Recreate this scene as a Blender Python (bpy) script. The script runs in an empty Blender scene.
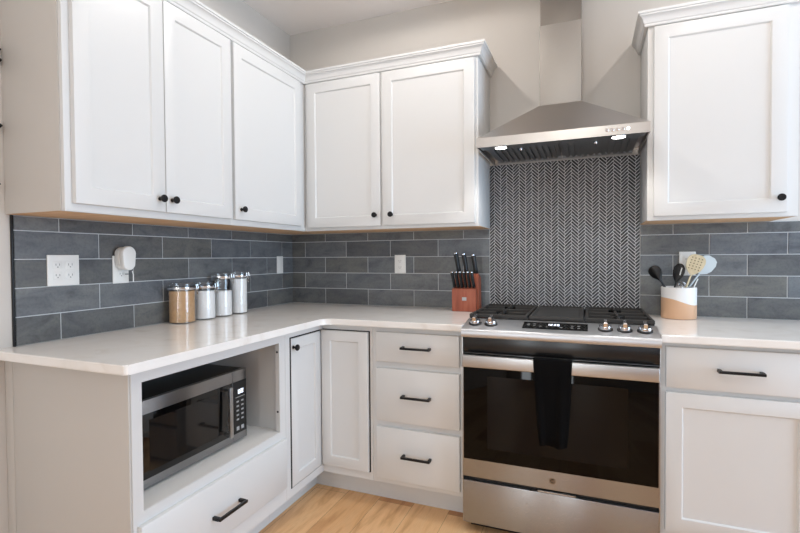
import bpy, bmesh, math, random
from mathutils import Vector, Matrix
random.seed(4)
S = bpy.context.scene
COL = S.collection

# ------------------------------------------------------------ camera
def V(*a): return Vector(a)
CX, CY, CZ, YAW, PITCH, ROLL, FPX = 1.85308773, -2.67667436, 1.21727349, 0.3805, 0.0207, -0.0068, 469.32
cd = bpy.data.cameras.new('camera'); cam = bpy.data.objects.new('camera', cd); COL.objects.link(cam)
fw = V(-math.sin(YAW)*math.cos(PITCH), math.cos(YAW)*math.cos(PITCH), -math.sin(PITCH))
rt = V(math.cos(YAW), math.sin(YAW), 0); up = rt.cross(fw)
r2 = rt*math.cos(ROLL)+up*math.sin(ROLL); u2 = -rt*math.sin(ROLL)+up*math.cos(ROLL)
m = Matrix((r2, u2, -fw)).transposed().to_4x4(); m.translation = V(CX, CY, CZ)
cam.matrix_world = m
cd.sensor_width = 36; cd.lens = 36*FPX/800; cd.clip_start = 0.02
S.camera = cam
# ------------------------------------------------------------ world, lights, exposure
S.view_settings.view_transform = 'Standard'; S.view_settings.look = 'None'
S.view_settings.gamma = 1; S.view_settings.use_curve_mapping = False
S.view_settings.exposure = 0.16
w = bpy.data.worlds.new('world'); S.world = w; w.use_nodes = True
w.node_tree.nodes['Background'].inputs[0].default_value = (0.80, 0.90, 1.0, 1)
w.node_tree.nodes['Background'].inputs[1].default_value = 0.35

def area(name, loc, target, sx, sy, power, color):
    l = bpy.data.lights.new(name, 'AREA'); l.shape = 'RECTANGLE'; l.size = sx; l.size_y = sy
    l.energy = power; l.color = color
    o = bpy.data.objects.new(name, l); COL.objects.link(o); o.location = loc
    o.rotation_euler = (Vector(target)-Vector(loc)).to_track_quat('-Z', 'Y').to_euler()
    return o
# daylight entering through the glazing of the right wall and of the rear wall
area('daylight_right', (4.93, -1.25, 1.25), (0, -1.25, 1.25), 1.7, 2.1, 84, (0.57, 0.77, 1.0))
area('daylight_rear_a', (0.62, -5.90, 1.20), (0.62, 0, 1.20), 0.26, 2.1, 20, (0.88, 0.95, 1.0))
area('daylight_rear_b', (1.78, -5.90, 1.20), (1.78, 0, 1.20), 0.26, 2.1, 18, (0.88, 0.95, 1.0))
area('daylight_rear_c', (3.60, -5.90, 1.45), (3.60, 0, 1.45), 1.6, 2.0, 8, (0.76, 0.83, 1.0))

# ------------------------------------------------------------ materials
def lin(c):
    return tuple((x/255/12.92 if x/255 <= 0.04045 else ((x/255+0.055)/1.055)**2.4) for x in c)
def mat(name, rgb, rough=0.5, metal=0.0, **kw):
    M = bpy.data.materials.new(name); M.use_nodes = True
    b = M.node_tree.nodes['Principled BSDF']
    b.inputs['Base Color'].default_value = (*lin(rgb), 1)
    b.inputs['Roughness'].default_value = rough; b.inputs['Metallic'].default_value = metal
    for k, v in kw.items(): b.inputs[k.replace('_', ' ')].default_value = v
    # faint procedural unevenness of the gloss
    nt = M.node_tree; n = nt.nodes.new('ShaderNodeTexNoise'); n.inputs['Scale'].default_value = 9
    tc = nt.nodes.new('ShaderNodeTexCoord'); nt.links.new(tc.outputs['Object'], n.inputs['Vector'])
    mr = nt.nodes.new('ShaderNodeMapRange'); mr.inputs['To Min'].default_value = rough*0.93; mr.inputs['To Max'].default_value = min(1, rough*1.07)
    nt.links.new(n.outputs['Fac'], mr.inputs['Value']); nt.links.new(mr.outputs['Result'], b.inputs['Roughness'])
    return M
def N(M, t, **kw):
    n = M.node_tree.nodes.new(t)
    for k, v in kw.items():
        if k in n.inputs: n.inputs[k].default_value = v
        else: setattr(n, k, v)
    return n
def L(M, a, b): M.node_tree.links.new(a, b)
def bsdf(M): return M.node_tree.nodes['Principled BSDF']
def coords(M, scale=(1, 1, 1), rot=(0, 0, 0)):
    tc = N(M, 'ShaderNodeTexCoord'); mp = N(M, 'ShaderNodeMapping')
    mp.inputs['Scale'].default_value = scale; mp.inputs['Rotation'].default_value = rot
    L(M, tc.outputs['Object'], mp.inputs['Vector']); return mp.outputs['Vector']
def ramp(M, fac, stops):
    r = N(M, 'ShaderNodeValToRGB'); e = r.color_ramp.elements
    while len(e) > 1: e.remove(e[-1])
    e[0].position, e[0].color = stops[0][0], (*lin(stops[0][1]), 1)
    for p, c in stops[1:]:
        q = e.new(p); q.color = (*lin(c), 1)
    L(M, fac, r.inputs['Fac']); return r.outputs['Color']
def mixc(M, mode, fac, a, b):
    n = N(M, 'ShaderNodeMix', data_type='RGBA', blend_type=mode)
    for s, v in ((0, fac), (6, a), (7, b)):
        if hasattr(v, 'is_output'): L(M, v, n.inputs[s])
        elif s == 0: n.inputs[0].default_value = v
        else: n.inputs[s].default_value = (*v, 1)
    return n.outputs[2]
def bump(M, h, strength, dist=0.001):
    b = N(M, 'ShaderNodeBump', Strength=strength, Distance=dist); L(M, h, b.inputs['Height'])
    L(M, b.outputs['Normal'], bsdf(M).inputs['Normal'])

WHITE = mat('white_cabinet_paint', (217, 217, 216), 0.38)
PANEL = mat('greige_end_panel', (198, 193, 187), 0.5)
WALL = mat('greige_wall_paint', (208, 202, 195), 0.85)
nz = N(WALL, 'ShaderNodeTexNoise', Scale=140.0); L(WALL, coords(WALL), nz.inputs['Vector']); bump(WALL, nz.outputs['Fac'], 0.12)
CEIL = mat('ceiling_paint', (246, 240, 236), 0.9)
TRIM = mat('white_trim_paint', (240, 240, 238), 0.4)
BLACK = mat('matt_black_metal', (22, 22, 24), 0.35, 0.4)
PLASTICB = mat('black_plastic', (16, 16, 17), 0.4)
PLASTICW = mat('white_plastic', (235, 235, 232), 0.35)
SLOT = mat('dark_slot', (130, 130, 130), 0.6)
IRON = mat('cast_iron', (50, 48, 46), 0.55, 0.2)
ENAMEL = mat('black_enamel', (20, 19, 19), 0.22)
GRIDDLE = mat('griddle_coating', (52, 50, 48), 0.42, 0.3)
GLASSB = mat('black_glass', (8, 7, 6), 0.04, 0.0, Specular_IOR_Level=0.15)
WINDOWB = mat('oven_window_glass', (18, 14, 11), 0.05, 0.0, Specular_IOR_Level=0.15)
GLASSM = mat('microwave_glass', (9, 8, 8), 0.03)
CHROME = mat('chrome', (220, 220, 222), 0.12, 1.0)
GREYMARK = mat('pale_print', (170, 170, 170), 0.5)
SHELFW = mat('white_shelf_board', (236, 235, 232), 0.45)
CLOTH = mat('black_towel_cloth', (10, 10, 11), 1.0, 0.0, Specular_IOR_Level=0.1)
nz = N(CLOTH, 'ShaderNodeTexNoise', Scale=900.0); L(CLOTH, coords(CLOTH), nz.inputs['Vector']); bump(CLOTH, nz.outputs['Fac'], 0.5)

def steel(name, rgb, rough, stretch, aniso=0.75, rot=0.0):
    M = mat(name, rgb, rough, 1.0)
    n = N(M, 'ShaderNodeTexNoise', Scale=60.0, Detail=3.0); L(M, coords(M, stretch), n.inputs['Vector'])
    mr = N(M, 'ShaderNodeMapRange'); mr.inputs['To Min'].default_value = rough*0.8; mr.inputs['To Max'].default_value = rough*1.25
    L(M, n.outputs['Fac'], mr.inputs['Value']); L(M, mr.outputs['Result'], bsdf(M).inputs['Roughness'])
    bsdf(M).inputs['Anisotropic'].default_value = aniso
    t = N(M, 'ShaderNodeCombineXYZ'); t.inputs[2].default_value = 1.0      # brushed horizontally: highlights spread up and down
    L(M, t.outputs[0], bsdf(M).inputs['Tangent'])
    bump(M, n.outputs['Fac'], 0.05)
    return M
STEEL = steel('brushed_steel', (160, 161, 163), 0.29, (1, 1, 30), 0.85)
STEELC = steel('satin_steel', (186, 186, 186), 0.30, (1, 1, 1), 0.0)
CONST = steel('console_steel', (198, 200, 204), 0.40, (1, 1, 1), 0.0)
HOODST = steel('hood_steel', (190, 186, 182), 0.32, (1, 1, 30), 0.0)
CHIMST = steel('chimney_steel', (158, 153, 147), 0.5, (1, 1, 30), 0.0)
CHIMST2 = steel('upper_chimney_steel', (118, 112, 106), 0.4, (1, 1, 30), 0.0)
DARKST = steel('dark_filter_steel', (150, 152, 154), 0.42, (30, 1, 1), 0.0)

def wood(name, c1, c2, c3, stretch, scale, rough=0.45):
    M = mat(name, c1, rough)
    n = N(M, 'ShaderNodeTexNoise', Scale=scale, Detail=6.0, Distortion=0.4); L(M, coords(M, stretch), n.inputs['Vector'])
    col = ramp(M, n.outputs['Fac'], [(0.3, c1), (0.5, c2), (0.72, c3)])
    L(M, col, bsdf(M).inputs['Base Color']); return M
BIRCH = wood('raw_birch_ply', (205, 160, 118), (222, 182, 142), (232, 198, 160), (1, 14, 1), 4, 0.6)
CHERRY = wood('cherry_wood', (134, 66, 44), (152, 78, 54), (166, 92, 66), (1, 1, .15), 40, 0.42)
TANW = wood('pale_beech', (196, 178, 142), (208, 192, 158), (216, 202, 170), (1, 1, .2), 60, 0.6)

# oak plank floor, boards running away from the cooker wall
OAK = mat('oak_plank_floor', (205, 165, 115), 0.42)
v = coords(OAK, (1, 1, 1), (0, 0, math.radians(90)))
bk = N(OAK, 'ShaderNodeTexBrick', Scale=1.0); bk.offset = 0.37
bk.inputs['Brick Width'].default_value = 1.22; bk.inputs['Row Height'].default_value = 0.18
bk.inputs['Mortar Size'].default_value = 0.0010; bk.inputs['Mortar Smooth'].default_value = 0.6
bk.inputs['Color1'].default_value = (0, 0, 0, 1); bk.inputs['Color2'].default_value = (1, 1, 1, 1); bk.inputs['Mortar'].default_value = (.4, .4, .4, 1)
L(OAK, v, bk.inputs['Vector'])
base = ramp(OAK, bk.outputs['Color'], [(0.0, (178, 116, 68)), (0.3, (222, 170, 116)), (0.6, (240, 196, 146)), (0.8, (232, 188, 138)), (1.0, (206, 152, 100))])
n1 = N(OAK, 'ShaderNodeTexNoise', Scale=2.2, Detail=6.0, Distortion=1.4); L(OAK, coords(OAK, (7, 0.9, 1)), n1.inputs['Vector'])
g1 = ramp(OAK, n1.outputs['Fac'], [(0.3, (196, 160, 122)), (0.5, (255, 248, 240)), (0.62, (255, 255, 255)), (0.8, (214, 184, 150))])
c1 = mixc(OAK, 'MULTIPLY', 0.6, base, g1)
n2 = N(OAK, 'ShaderNodeTexNoise', Scale=30.0, Detail=5.0); L(OAK, coords(OAK, (12, 0.6, 1)), n2.inputs['Vector'])
g2 = ramp(OAK, n2.outputs['Fac'], [(0.35, (205, 190, 172)), (0.6, (255, 255, 255))])
c2 = mixc(OAK, 'MULTIPLY', 0.22, c1, g2)
c3 = mixc(OAK, 'MIX', bk.outputs['Fac'], c2, lin((120, 84, 54)))
L(OAK, c3, bsdf(OAK).inputs['Base Color']); bump(OAK, n2.outputs['Fac'], 0.08)

# white-beige quartz
QUARTZ = mat('white_quartz', (232, 226, 218), 0.09)
n1 = N(QUARTZ, 'ShaderNodeTexNoise', Scale=5.0, Detail=9.0, Distortion=1.6); L(QUARTZ, coords(QUARTZ), n1.inputs['Vector'])
q1 = ramp(QUARTZ, n1.outputs['Fac'], [(0.28, (232, 227, 221)), (0.40, (242, 239, 235)), (0.6, (245, 243, 240)), (0.8, (240, 236, 231))])
L(QUARTZ, q1, bsdf(QUARTZ).inputs['Base Color'])

# slate-look subway tile: tint differs per tile, colour clouds within it
def tilemat(name, dark, mid, light, light2, rough):
    M = mat(name, dark, rough)
    at = N(M, 'ShaderNodeAttribute', attribute_name='tint')
    base = ramp(M, at.outputs['Fac'], [(0, dark), (0.35, mid), (0.65, light), (1, light2)])
    n = N(M, 'ShaderNodeTexNoise', Scale=7.0, Detail=9.0, Distortion=0.8, Roughness=0.62); L(M, coords(M, (1, 1, 2.2)), n.inputs['Vector'])
    g = ramp(M, n.outputs['Fac'], [(0.30, (186, 187, 190)), (0.45, (226, 227, 230)), (0.6, (250, 250, 246)), (0.75, (255, 255, 255))])
    n3 = N(M, 'ShaderNodeTexNoise', Scale=120.0, Detail=4.0); L(M, coords(M), n3.inputs['Vector'])
    g3 = ramp(M, n3.outputs['Fac'], [(0.3, (225, 225, 225)), (0.55, (255, 255, 255))])
    L(M, mixc(M, 'MULTIPLY', 0.7, mixc(M, 'MULTIPLY', 1.0, base, g), g3), bsdf(M).inputs['Base Color'])
    bump(M, n3.outputs['Fac'], 0.15); return M
TILE = tilemat('slate_grey_tile', (98, 101, 105), (116, 116, 113), (112, 117, 123), (124, 126, 127), 0.33)
HERR = tilemat('charcoal_mosaic', (26, 27, 30), (48, 50, 54), (58, 60, 65), (78, 81, 86), 0.4)
GROUT = mat('pale_grout', (206, 208, 210), 0.9)

def emis(name, rgb, s):
    M = mat(name, rgb, 0.5); b = bsdf(M); b.inputs['Emission Color'].default_value = (*lin(rgb), 1); b.inputs['Emission Strength'].default_value = s; return M
LEDW = emis('lit_led', (255, 252, 246), 7)
DIGIT = emis('lit_digits', (240, 246, 255), 1.3)
CANL = emis('lit_diffuser', (255, 246, 232), 6)

def glass(name, tint=(1, 1, 1)):
    M = bpy.data.materials.new(name); M.use_nodes = True; nt = M.node_tree; nt.nodes.remove(bsdf(M))
    t = N(M, 'ShaderNodeBsdfTransparent'); t.inputs['Color'].default_value = (*tint, 1)
    g = N(M, 'ShaderNodeBsdfGlossy', Roughness=0.03); lw = N(M, 'ShaderNodeLayerWeight', Blend=0.5); pw = N(M, 'ShaderNodeMath', operation='POWER'); pw.inputs[1].default_value = 4; L(M, lw.outputs['Facing'], pw.inputs[0]); f = N(M, 'ShaderNodeMath', operation='MULTIPLY_ADD'); L(M, pw.outputs[0], f.inputs[0]); f.inputs[1].default_value = 0.6; f.inputs[2].default_value = 0.05
    x = N(M, 'ShaderNodeMixShader'); L(M, f.outputs[0], x.inputs[0]); L(M, t.outputs[0], x.inputs[1]); L(M, g.outputs[0], x.inputs[2])
    L(M, x.outputs[0], nt.nodes['Material Output'].inputs['Surface']); return M
GLASS = glass('clear_glass', (0.995, 0.995, 0.995)); PANE = glass('window_glass', (0.98, 0.99, 0.99))
def powder(name, c1, c2):
    M = mat(name, c1, 0.95); n = N(M, 'ShaderNodeTexNoise', Scale=60.0, Detail=5.0); L(M, coords(M), n.inputs['Vector'])
    L(M, ramp(M, n.outputs['Fac'], [(0.3, c1), (0.7, c2)]), bsdf(M).inputs['Base Color']); return M
SUGARB = powder('brown_sugar', (186, 146, 104), (204, 166, 124)); FLOUR = powder('white_flour', (246, 246, 245), (252, 252, 251))

# crock: white glaze above a wavy tan dip
CROCK = mat('two_tone_stoneware', (236, 234, 232), 0.4)
tc = N(CROCK, 'ShaderNodeTexCoord'); sp = N(CROCK, 'ShaderNodeSeparateXYZ'); L(CROCK, tc.outputs['Object'], sp.inputs[0])
sn = N(CROCK, 'ShaderNodeMath', operation='MULTIPLY'); L(CROCK, sp.outputs['X'], sn.inputs[0]); sn.inputs[1].default_value = 22
si = N(CROCK, 'ShaderNodeMath', operation='SINE'); L(CROCK, sn.outputs[0], si.inputs[0])
sm = N(CROCK, 'ShaderNodeMath', operation='MULTIPLY_ADD'); L(CROCK, si.outputs[0], sm.inputs[0]); sm.inputs[1].default_value = 0.017; L(CROCK, sp.outputs['Z'], sm.inputs[2])
lt = N(CROCK, 'ShaderNodeMath', operation='LESS_THAN'); L(CROCK, sm.outputs[0], lt.inputs[0]); lt.inputs[1].default_value = 0.083
L(CROCK, mixc(CROCK, 'MIX', lt.outputs[0], lin((238, 236, 234)), lin((214, 172, 138))), bsdf(CROCK).inputs['Base Color'])

# ------------------------------------------------------------ mesh helpers
def new(): return bmesh.new()
def box(bm, x0, x1, y0, y1, z0, z1, bev=0.0, mi=0, seg=2):
    vs = [bm.verts.new(p) for p in ((x0, y0, z0), (x1, y0, z0), (x1, y1, z0), (x0, y1, z0), (x0, y0, z1), (x1, y0, z1), (x1, y1, z1), (x0, y1, z1))]
    fs = [bm.faces.new([vs[i] for i in f]) for f in ((0, 3, 2, 1), (4, 5, 6, 7), (0, 1, 5, 4), (1, 2, 6, 5), (2, 3, 7, 6), (3, 0, 4, 7))]
    for f in fs: f.material_index = mi
    if bev: bmesh.ops.bevel(bm, geom=list({e for f in fs for e in f.edges}), offset=bev, segments=seg, affect='EDGES', profile=0.6)
    return fs
class F:                                    # a vertical face: u runs right, v up, n out of the face
    def __init__(s, o, facing):
        s.o = Vector(o); s.n = {'x': V(1, 0, 0), '-y': V(0, -1, 0)}[facing]; s.u = {'x': V(0, 1, 0), '-y': V(1, 0, 0)}[facing]
    def p(s, u, v, n): return s.o + s.u*u + V(0, 0, v) + s.n*n
    def box(s, bm, u0, u1, v0, v1, n0, n1, bev=0.0, mi=0, seg=2):
        a, b = s.p(u0, v0, n0), s.p(u1, v1, n1)
        return box(bm, min(a.x, b.x), max(a.x, b.x), min(a.y, b.y), max(a.y, b.y), min(a.z, b.z), max(a.z, b.z), bev, mi, seg)
def rings(bm, loops, mi=0, cap0=True, cap1=True, closed=True):
    R = [[bm.verts.new(p) for p in l] for l in loops]; out = []
    for a, b in zip(R, R[1:]):
        n = len(a)
        for i in range(n if closed else n-1):
            j = (i+1) % n; out.append(bm.faces.new((a[i], a[j], b[j], b[i])))
    if cap0: out.append(bm.faces.new(list(reversed(R[0]))))
    if cap1: out.append(bm.faces.new(R[-1]))
    for f in out: f.material_index = mi
    return out
def tube(bm, pts, r, n=12, mi=0, flat=1.0):
    pts = [Vector(p) for p in pts]; rr = r if isinstance(r, (list, tuple)) else [r]*len(pts); loops = []
    t0 = (pts[1]-pts[0]).normalized(); a = t0.orthogonal().normalized()
    for i, p in enumerate(pts):
        t = ((pts[i+1] if i < len(pts)-1 else p) - (pts[i-1] if i else p)).normalized()
        a = (a - t*a.dot(t)).normalized(); b = t.cross(a)
        loops.append([p + (a*math.cos(k*2*math.pi/n) + b*math.sin(k*2*math.pi/n)*flat)*rr[i] for k in range(n)])
    return rings(bm, loops, mi)
def lathe(bm, prof, o, axis=(0, 0, 1), n=28, mi=0):
    ax = Vector(axis).normalized(); a = ax.orthogonal().normalized(); b = ax.cross(a); o = Vector(o)
    return rings(bm, [[o + ax*h + (a*math.cos(k*2*math.pi/n) + b*math.sin(k*2*math.pi/n))*max(r, 1e-4) for k in range(n)] for r, h in prof], mi)
def prism(bm, poly, a, b, mi=0):            # poly: points, a->b displacement vectors
    return rings(bm, [[Vector(p)+Vector(a) for p in poly], [Vector(p)+Vector(b) for p in poly]], mi)

ORG = {}
def finish(name, bm, mats, parent=None, sharp=35, solid=False):
    bmesh.ops.recalc_face_normals(bm, faces=bm.faces)
    xs = [v.co for v in bm.verts]
    lo = V(*[min(c[i] for c in xs) for i in range(3)]); hi = V(*[max(c[i] for c in xs) for i in range(3)])
    o = V((lo.x+hi.x)/2, (lo.y+hi.y)/2, lo.z)
    for v_ in bm.verts: v_.co -= o
    for f in bm.faces: f.smooth = True
    for e in bm.edges:
        if len(e.link_faces) == 2 and e.calc_face_angle(0) > math.radians(sharp): e.smooth = False
    me = bpy.data.meshes.new(name); bm.to_mesh(me); bm.free()
    for m_ in (mats if isinstance(mats, (list, tuple)) else [mats]): me.materials.append(m_)
    ob = bpy.data.objects.new(name, me); COL.objects.link(ob); ORG[ob] = o
    if parent: ob.parent = parent; ob.location = o - ORG[parent]
    else: ob.location = o
    return ob
def tag(o, label, cat, group=None):
    o['label'] = label; o['category'] = cat
    if group: o['group'] = group
    return o
def thing(name, loc, label, cat, group=None):
    o = bpy.data.objects.new(name, None); COL.objects.link(o); o.location = loc; o.empty_display_size = 0.05
    ORG[o] = Vector(loc); return tag(o, label, cat, group)
def struct(name, bm, m_, parent=None):
    o = finish(name, bm, m_, parent)
    if not parent: o['kind'] = 'structure'
    return o

# ------------------------------------------------------------ the room
H = 2.703; XR = 5.0; YR = -6.0
bm = new(); box(bm, -0.15, XR+.15, YR-.15, 0.15, -0.1, 0); struct('floor', bm, OAK)
bm = new(); box(bm, -0.15, XR+.15, YR-.15, 0.15, H, H+.1); struct('ceiling', bm, CEIL)
bm = new(); box(bm, -0.15, 0, YR-.15, 0.15, 0, H); struct('wall_left', bm, WALL)
bm = new(); box(bm, 0, XR+.15, 0, 0.15, 0, H); struct('wall_back', bm, WALL)
def wall_with_holes(name, axis, at, a0, a1, holes):
    bm = new(); lo = a0
    def seg(p, q, z0, z1):
        if q-p < 1e-4 or z1-z0 < 1e-4: return
        if axis == 'x': box(bm, at, at+.15, p, q, z0, z1)
        else: box(bm, p, q, at-.15, at, z0, z1)
    for (p, q, z0, z1) in sorted(holes):
        seg(lo, p, 0, H); seg(p, q, 0, z0); seg(p, q, z1, H); lo = q
    seg(lo, a1, 0, H); struct(name, bm, WALL)
wall_with_holes('wall_right', 'x', XR, YR, 0, [(-2.2, -0.3, 0.15, 2.35)])
wall_with_holes('wall_rear', 'y', YR, 0, XR, [(0.42, 0.82, 0.08, 2.3), (1.58, 1.98, 0.08, 2.3), (2.8, 4.4, 0.4, 2.4)])
def window(i, axis, at, p, q, z0, z1, mull):
    def bx(bm, a, b, c, d, t0, t1):
        if axis == 'x': box(bm, at+t0, at+t1, a, b, c, d)
        else: box(bm, a, b, at-t1, at-t0, c, d)
    bm = new(); e = .001; t = .05
    bx(bm, p+e, p+t, z0+e, z1-e, .03, .1); bx(bm, q-t, q-e, z0+e, z1-e, .03, .1)
    bx(bm, p+t, q-t, z0+e, z0+t, .03, .1); bx(bm, p+t, q-t, z1-t, z1-e, .03, .1)
    for k in range(1, mull):
        c = p+(q-p)*k/mull; bx(bm, c-.03, c+.03, z0+t, z1-t, .03, .1)
    o = struct('window_%d' % i, bm, TRIM)
    bm = new(); bx(bm, p+t, q-t, z0+t, z1-t, .060, .066); finish('pane', bm, PANE, o)
window(1, 'x', XR, -2.2, -0.3, .15, 2.35, 2)
window(2, 'y', YR, .42, .82, .08, 2.3, 1); window(3, 'y', YR, 1.58, 1.98, .08, 2.3, 1); window(4, 'y', YR, 2.8, 4.4, .4, 2.4, 2)

# recessed ceiling lights; the unseen pair behind the camera is added fill
for k, (x, y, pw, lab) in enumerate(((1.05, -0.90, 4.3, 'round recessed ceiling light in front of the corner wall cabinets'),
                                (2.42, -0.90, 2.6, 'round recessed ceiling light in front of the right wall cabinet'),
                                (1.05, -3.3, 0.6, 'added round recessed fill light behind the camera, left'),
                                (2.90, -3.3, 0.6, 'added round recessed fill light behind the camera, right'))):
    t = thing('recessed_light', (x, y, H-.006), lab, 'ceiling light', 'recessed ceiling lights')
    bm = new(); lathe(bm, [(.062, 0), (.085, 0), (.088, .004), (.088, .0055), (.062, .0055), (.062, 0)], (x, y, H-.006)); finish('trim_ring', bm, TRIM, t)
    bm = new(); lathe(bm, [(.06, 0.001), (.06, .005)], (x, y, H-.006)); finish('diffuser', bm, CANL, t)
    l = bpy.data.lights.new('can_light', 'SPOT'); l.energy = pw*4; l.spot_size = math.radians(176); l.spot_blend = 0.15; l.shadow_soft_size = 0.03; l.color = (1, .95, .90)
    o = bpy.data.objects.new('can_light', l); COL.objects.link(o); o.location = (0, 0, -.012); o.parent = t

# added unseen fill light above the camera, lifts ceiling, walls and fronts
t = thing('added_fill_light', (1.75, -2.15, 2.50), 'added unseen fill light hung from the ceiling above the camera', 'ceiling light')
bm = new(); lathe(bm, [(.001, 2.688), (.07, 2.688), (.07, 2.701), (.001, 2.701)], (1.75, -2.15, 0)); finish('canopy', bm, TRIM, t)
bm = new(); lathe(bm, [(.012, 2.54), (.012, 2.688)], (1.75, -2.15, 0), n=12); finish('stem', bm, TRIM, t)
bm = new(); lathe(bm, [(.001, 2.535), (.03, 2.535), (.03, 2.545), (.001, 2.545)], (1.75, -2.15, 0)); finish('fill_light_holder', bm, TRIM, t)
l = bpy.data.lights.new('added_fill_point', 'POINT'); l.energy = 10.5; l.shadow_soft_size = .12; l.color = (1, 1, .94)
o = bpy.data.objects.new('added_fill_point', l); COL.objects.link(o); o.location = (0, 0, -.10); o.parent = t

# ------------------------------------------------------------ tiles
P = .3075; RP = .1011; ZC = .914; ZU = 1.372
def tile_slab(bm, lay, fr, u0, u1, v0, v1, t, e=.0012, tint=0.5):
    def rg(i, n): return [fr.p(u0+i, v0+i, n), fr.p(u1-i, v0+i, n), fr.p(u1-i, v1-i, n), fr.p(u0+i, v1-i, n)]
    fs = rings(bm, [rg(0, .003), rg(0, t-e), rg(e, t)], cap0=False)
    for f in fs:
        for l in f.loops: l[lay] = (tint, tint, tint, 1)
def splash(fr, u0, u1, first, label, sign_rows):
    """first: position of one joint of rows 0,2,4; rows 1,3 lie half a tile on (sign_rows)"""
    t = thing('tile_backsplash', fr.p((u0+u1)/2, 0, 0), label, 'backsplash', 'slate grey subway tile backsplash')
    bm = new(); fr.box(bm, u0, u1, .0005, ZU-ZC-.002, .0005, .0065); finish('grout', bm, GROUT, t)
    bm = new(); lay = bm.loops.layers.float_color.new('tint'); g = .0018
    for r in range(5):
        v0 = r*RP; v1 = min((r+1)*RP, ZU-ZC-.002)
        off = first if r % 2 == 0 else first+P/2
        k0 = math.floor((u0-off)/P)-1
        for k in range(k0, k0+16):
            a, b = max(off+k*P, u0), min(off+(k+1)*P, u1)
            if b-a < .012: continue
            tile_slab(bm, lay, fr, a+g, b-g, v0+g, v1-g, .009, tint=random.random())
    finish('tiles', bm, TILE, t, sharp=20); return t
fl = F((0, 0, ZC), 'x'); fb = F((0, 0, ZC), '-y')
tL = splash(fl, -1.664, -.0095, -.1281-P/2, 'slate grey subway tiles on the left wall, dark metal edge at their left end', 1)
bm = new(); fl.box(bm, -1.670, -1.6642, .0005, ZU-ZC-.002, .0005, .0105, .0008); finish('edge_strip', bm, BLACK, tL)
splash(fb, .0005, 1.3365, .1069+P/2, 'slate grey subway tiles on the back wall left of the cooker', 1)
splash(fb, 2.100, 3.10, 2.2465, 'slate grey subway tiles on the back wall right of the cooker', 1)

# herringbone mosaic behind the cooker
t = thing('herringbone_backsplash', (1.718, 0, .93), 'dark herringbone mosaic panel between the cooker and the hood', 'backsplash')
hx0, hx1, hz0, hz1 = 1.3375, 2.0990, .885, 1.7275
bm = new(); box(bm, hx0, hx1, -.0065, -.0005, hz0, hz1); finish('grout', bm, mat('white_grout', (222, 225, 228), 0.9), t)
bm = new(); lay = bm.loops.layers.float_color.new('tint')
pit = .0182; Wt = pit/math.sqrt(2); sw = .0340; Lt = sw*math.sqrt(2); g = .0031
def clip(poly, axis, val, keep_greater):
    out = []
    for i in range(len(poly)):
        a, b = poly[i], poly[(i+1) % len(poly)]
        ia = (a[axis] > val) == keep_greater; ib = (b[axis] > val) == keep_greater
        if ia: out.append(a)
        if ia != ib:
            s = (val-a[axis])/(b[axis]-a[axis]); out.append((a[0]+(b[0]-a[0])*s, a[1]+(b[1]-a[1])*s))
    return out
for k in range(-1, 25):
    cx = hx0-.007+(k+.5)*sw; sgn = -1 if k % 2 else 1; du = (math.cos(math.radians(45)), sgn*math.sin(math.radians(45))); dv = (-du[1], du[0])
    j = 0; z = hz0-.04 + (pit/2 if k % 2 else 0)
    while z < hz1+.04:
        hl, hw = Lt/2-g/2, Wt/2-g/2
        poly = [(cx+du[0]*a+dv[0]*b, z+du[1]*a+dv[1]*b) for a, b in ((-hl, -hw), (hl, -hw), (hl, hw), (-hl, hw))]
        for ax_, v_, kg in ((0, hx0+.0005, True), (0, hx1-.0005, False), (1, hz0+.0005, True), (1, hz1-.0005, False)):
            if poly: poly = clip(poly, ax_, v_, kg)
        if len(poly) > 2:
            A = [bm.verts.new((p[0], -.006, p[1])) for p in poly]; B = [bm.verts.new((p[0], -.0080, p[1])) for p in poly]
            tt = random.random(); fs = [bm.faces.new(B)]
            for i in range(len(poly)):
                q = (i+1) % len(poly); fs.append(bm.faces.new((A[i], A[q], B[q], B[i])))
            for f in fs:
                for l in f.loops: l[lay] = (tt, tt, tt, 1)
        z += pit
bmesh.ops.remove_doubles(bm, verts=bm.verts, dist=1e-7)
finish('mosaic', bm, HERR, t, sharp=20)

# ------------------------------------------------------------ worktops
def slab(name, poly, label):
    bm = new(); fs = rings(bm, [[V(x, y, .8842) for x, y in poly], [V(x, y, .9138) for x, y in poly]])
    es = [e for f in fs[-2:] for e in f.edges]
    bmesh.ops.bevel(bm, geom=es, offset=.003, segments=3, affect='EDGES')
    return tag(finish(name, bm, QUARTZ), label, 'worktop')
def arc(cx, cy, r, a0, a1, n=8): return [(cx+r*math.cos(math.radians(a0+(a1-a0)*i/n)), cy+r*math.sin(math.radians(a0+(a1-a0)*i/n))) for i in range(n+1)]
DF = .655
slab('worktop', [(.001, -1.737)] + arc(.637-.012, -1.725, .012, -90, 0) + arc(.637+.045, -DF-.045, .045, 180, 90) + [(1.3385, -DF), (1.3385, -.001), (.001, -.001)],
     'white quartz worktop turning the corner, canisters and knife block standing on it')
slab('worktop', [(2.1145, -DF), (3.12, -DF), (3.12, -.001), (2.1145, -.001)], 'white quartz worktop right of the cooker, utensil crock standing on it')

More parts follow.
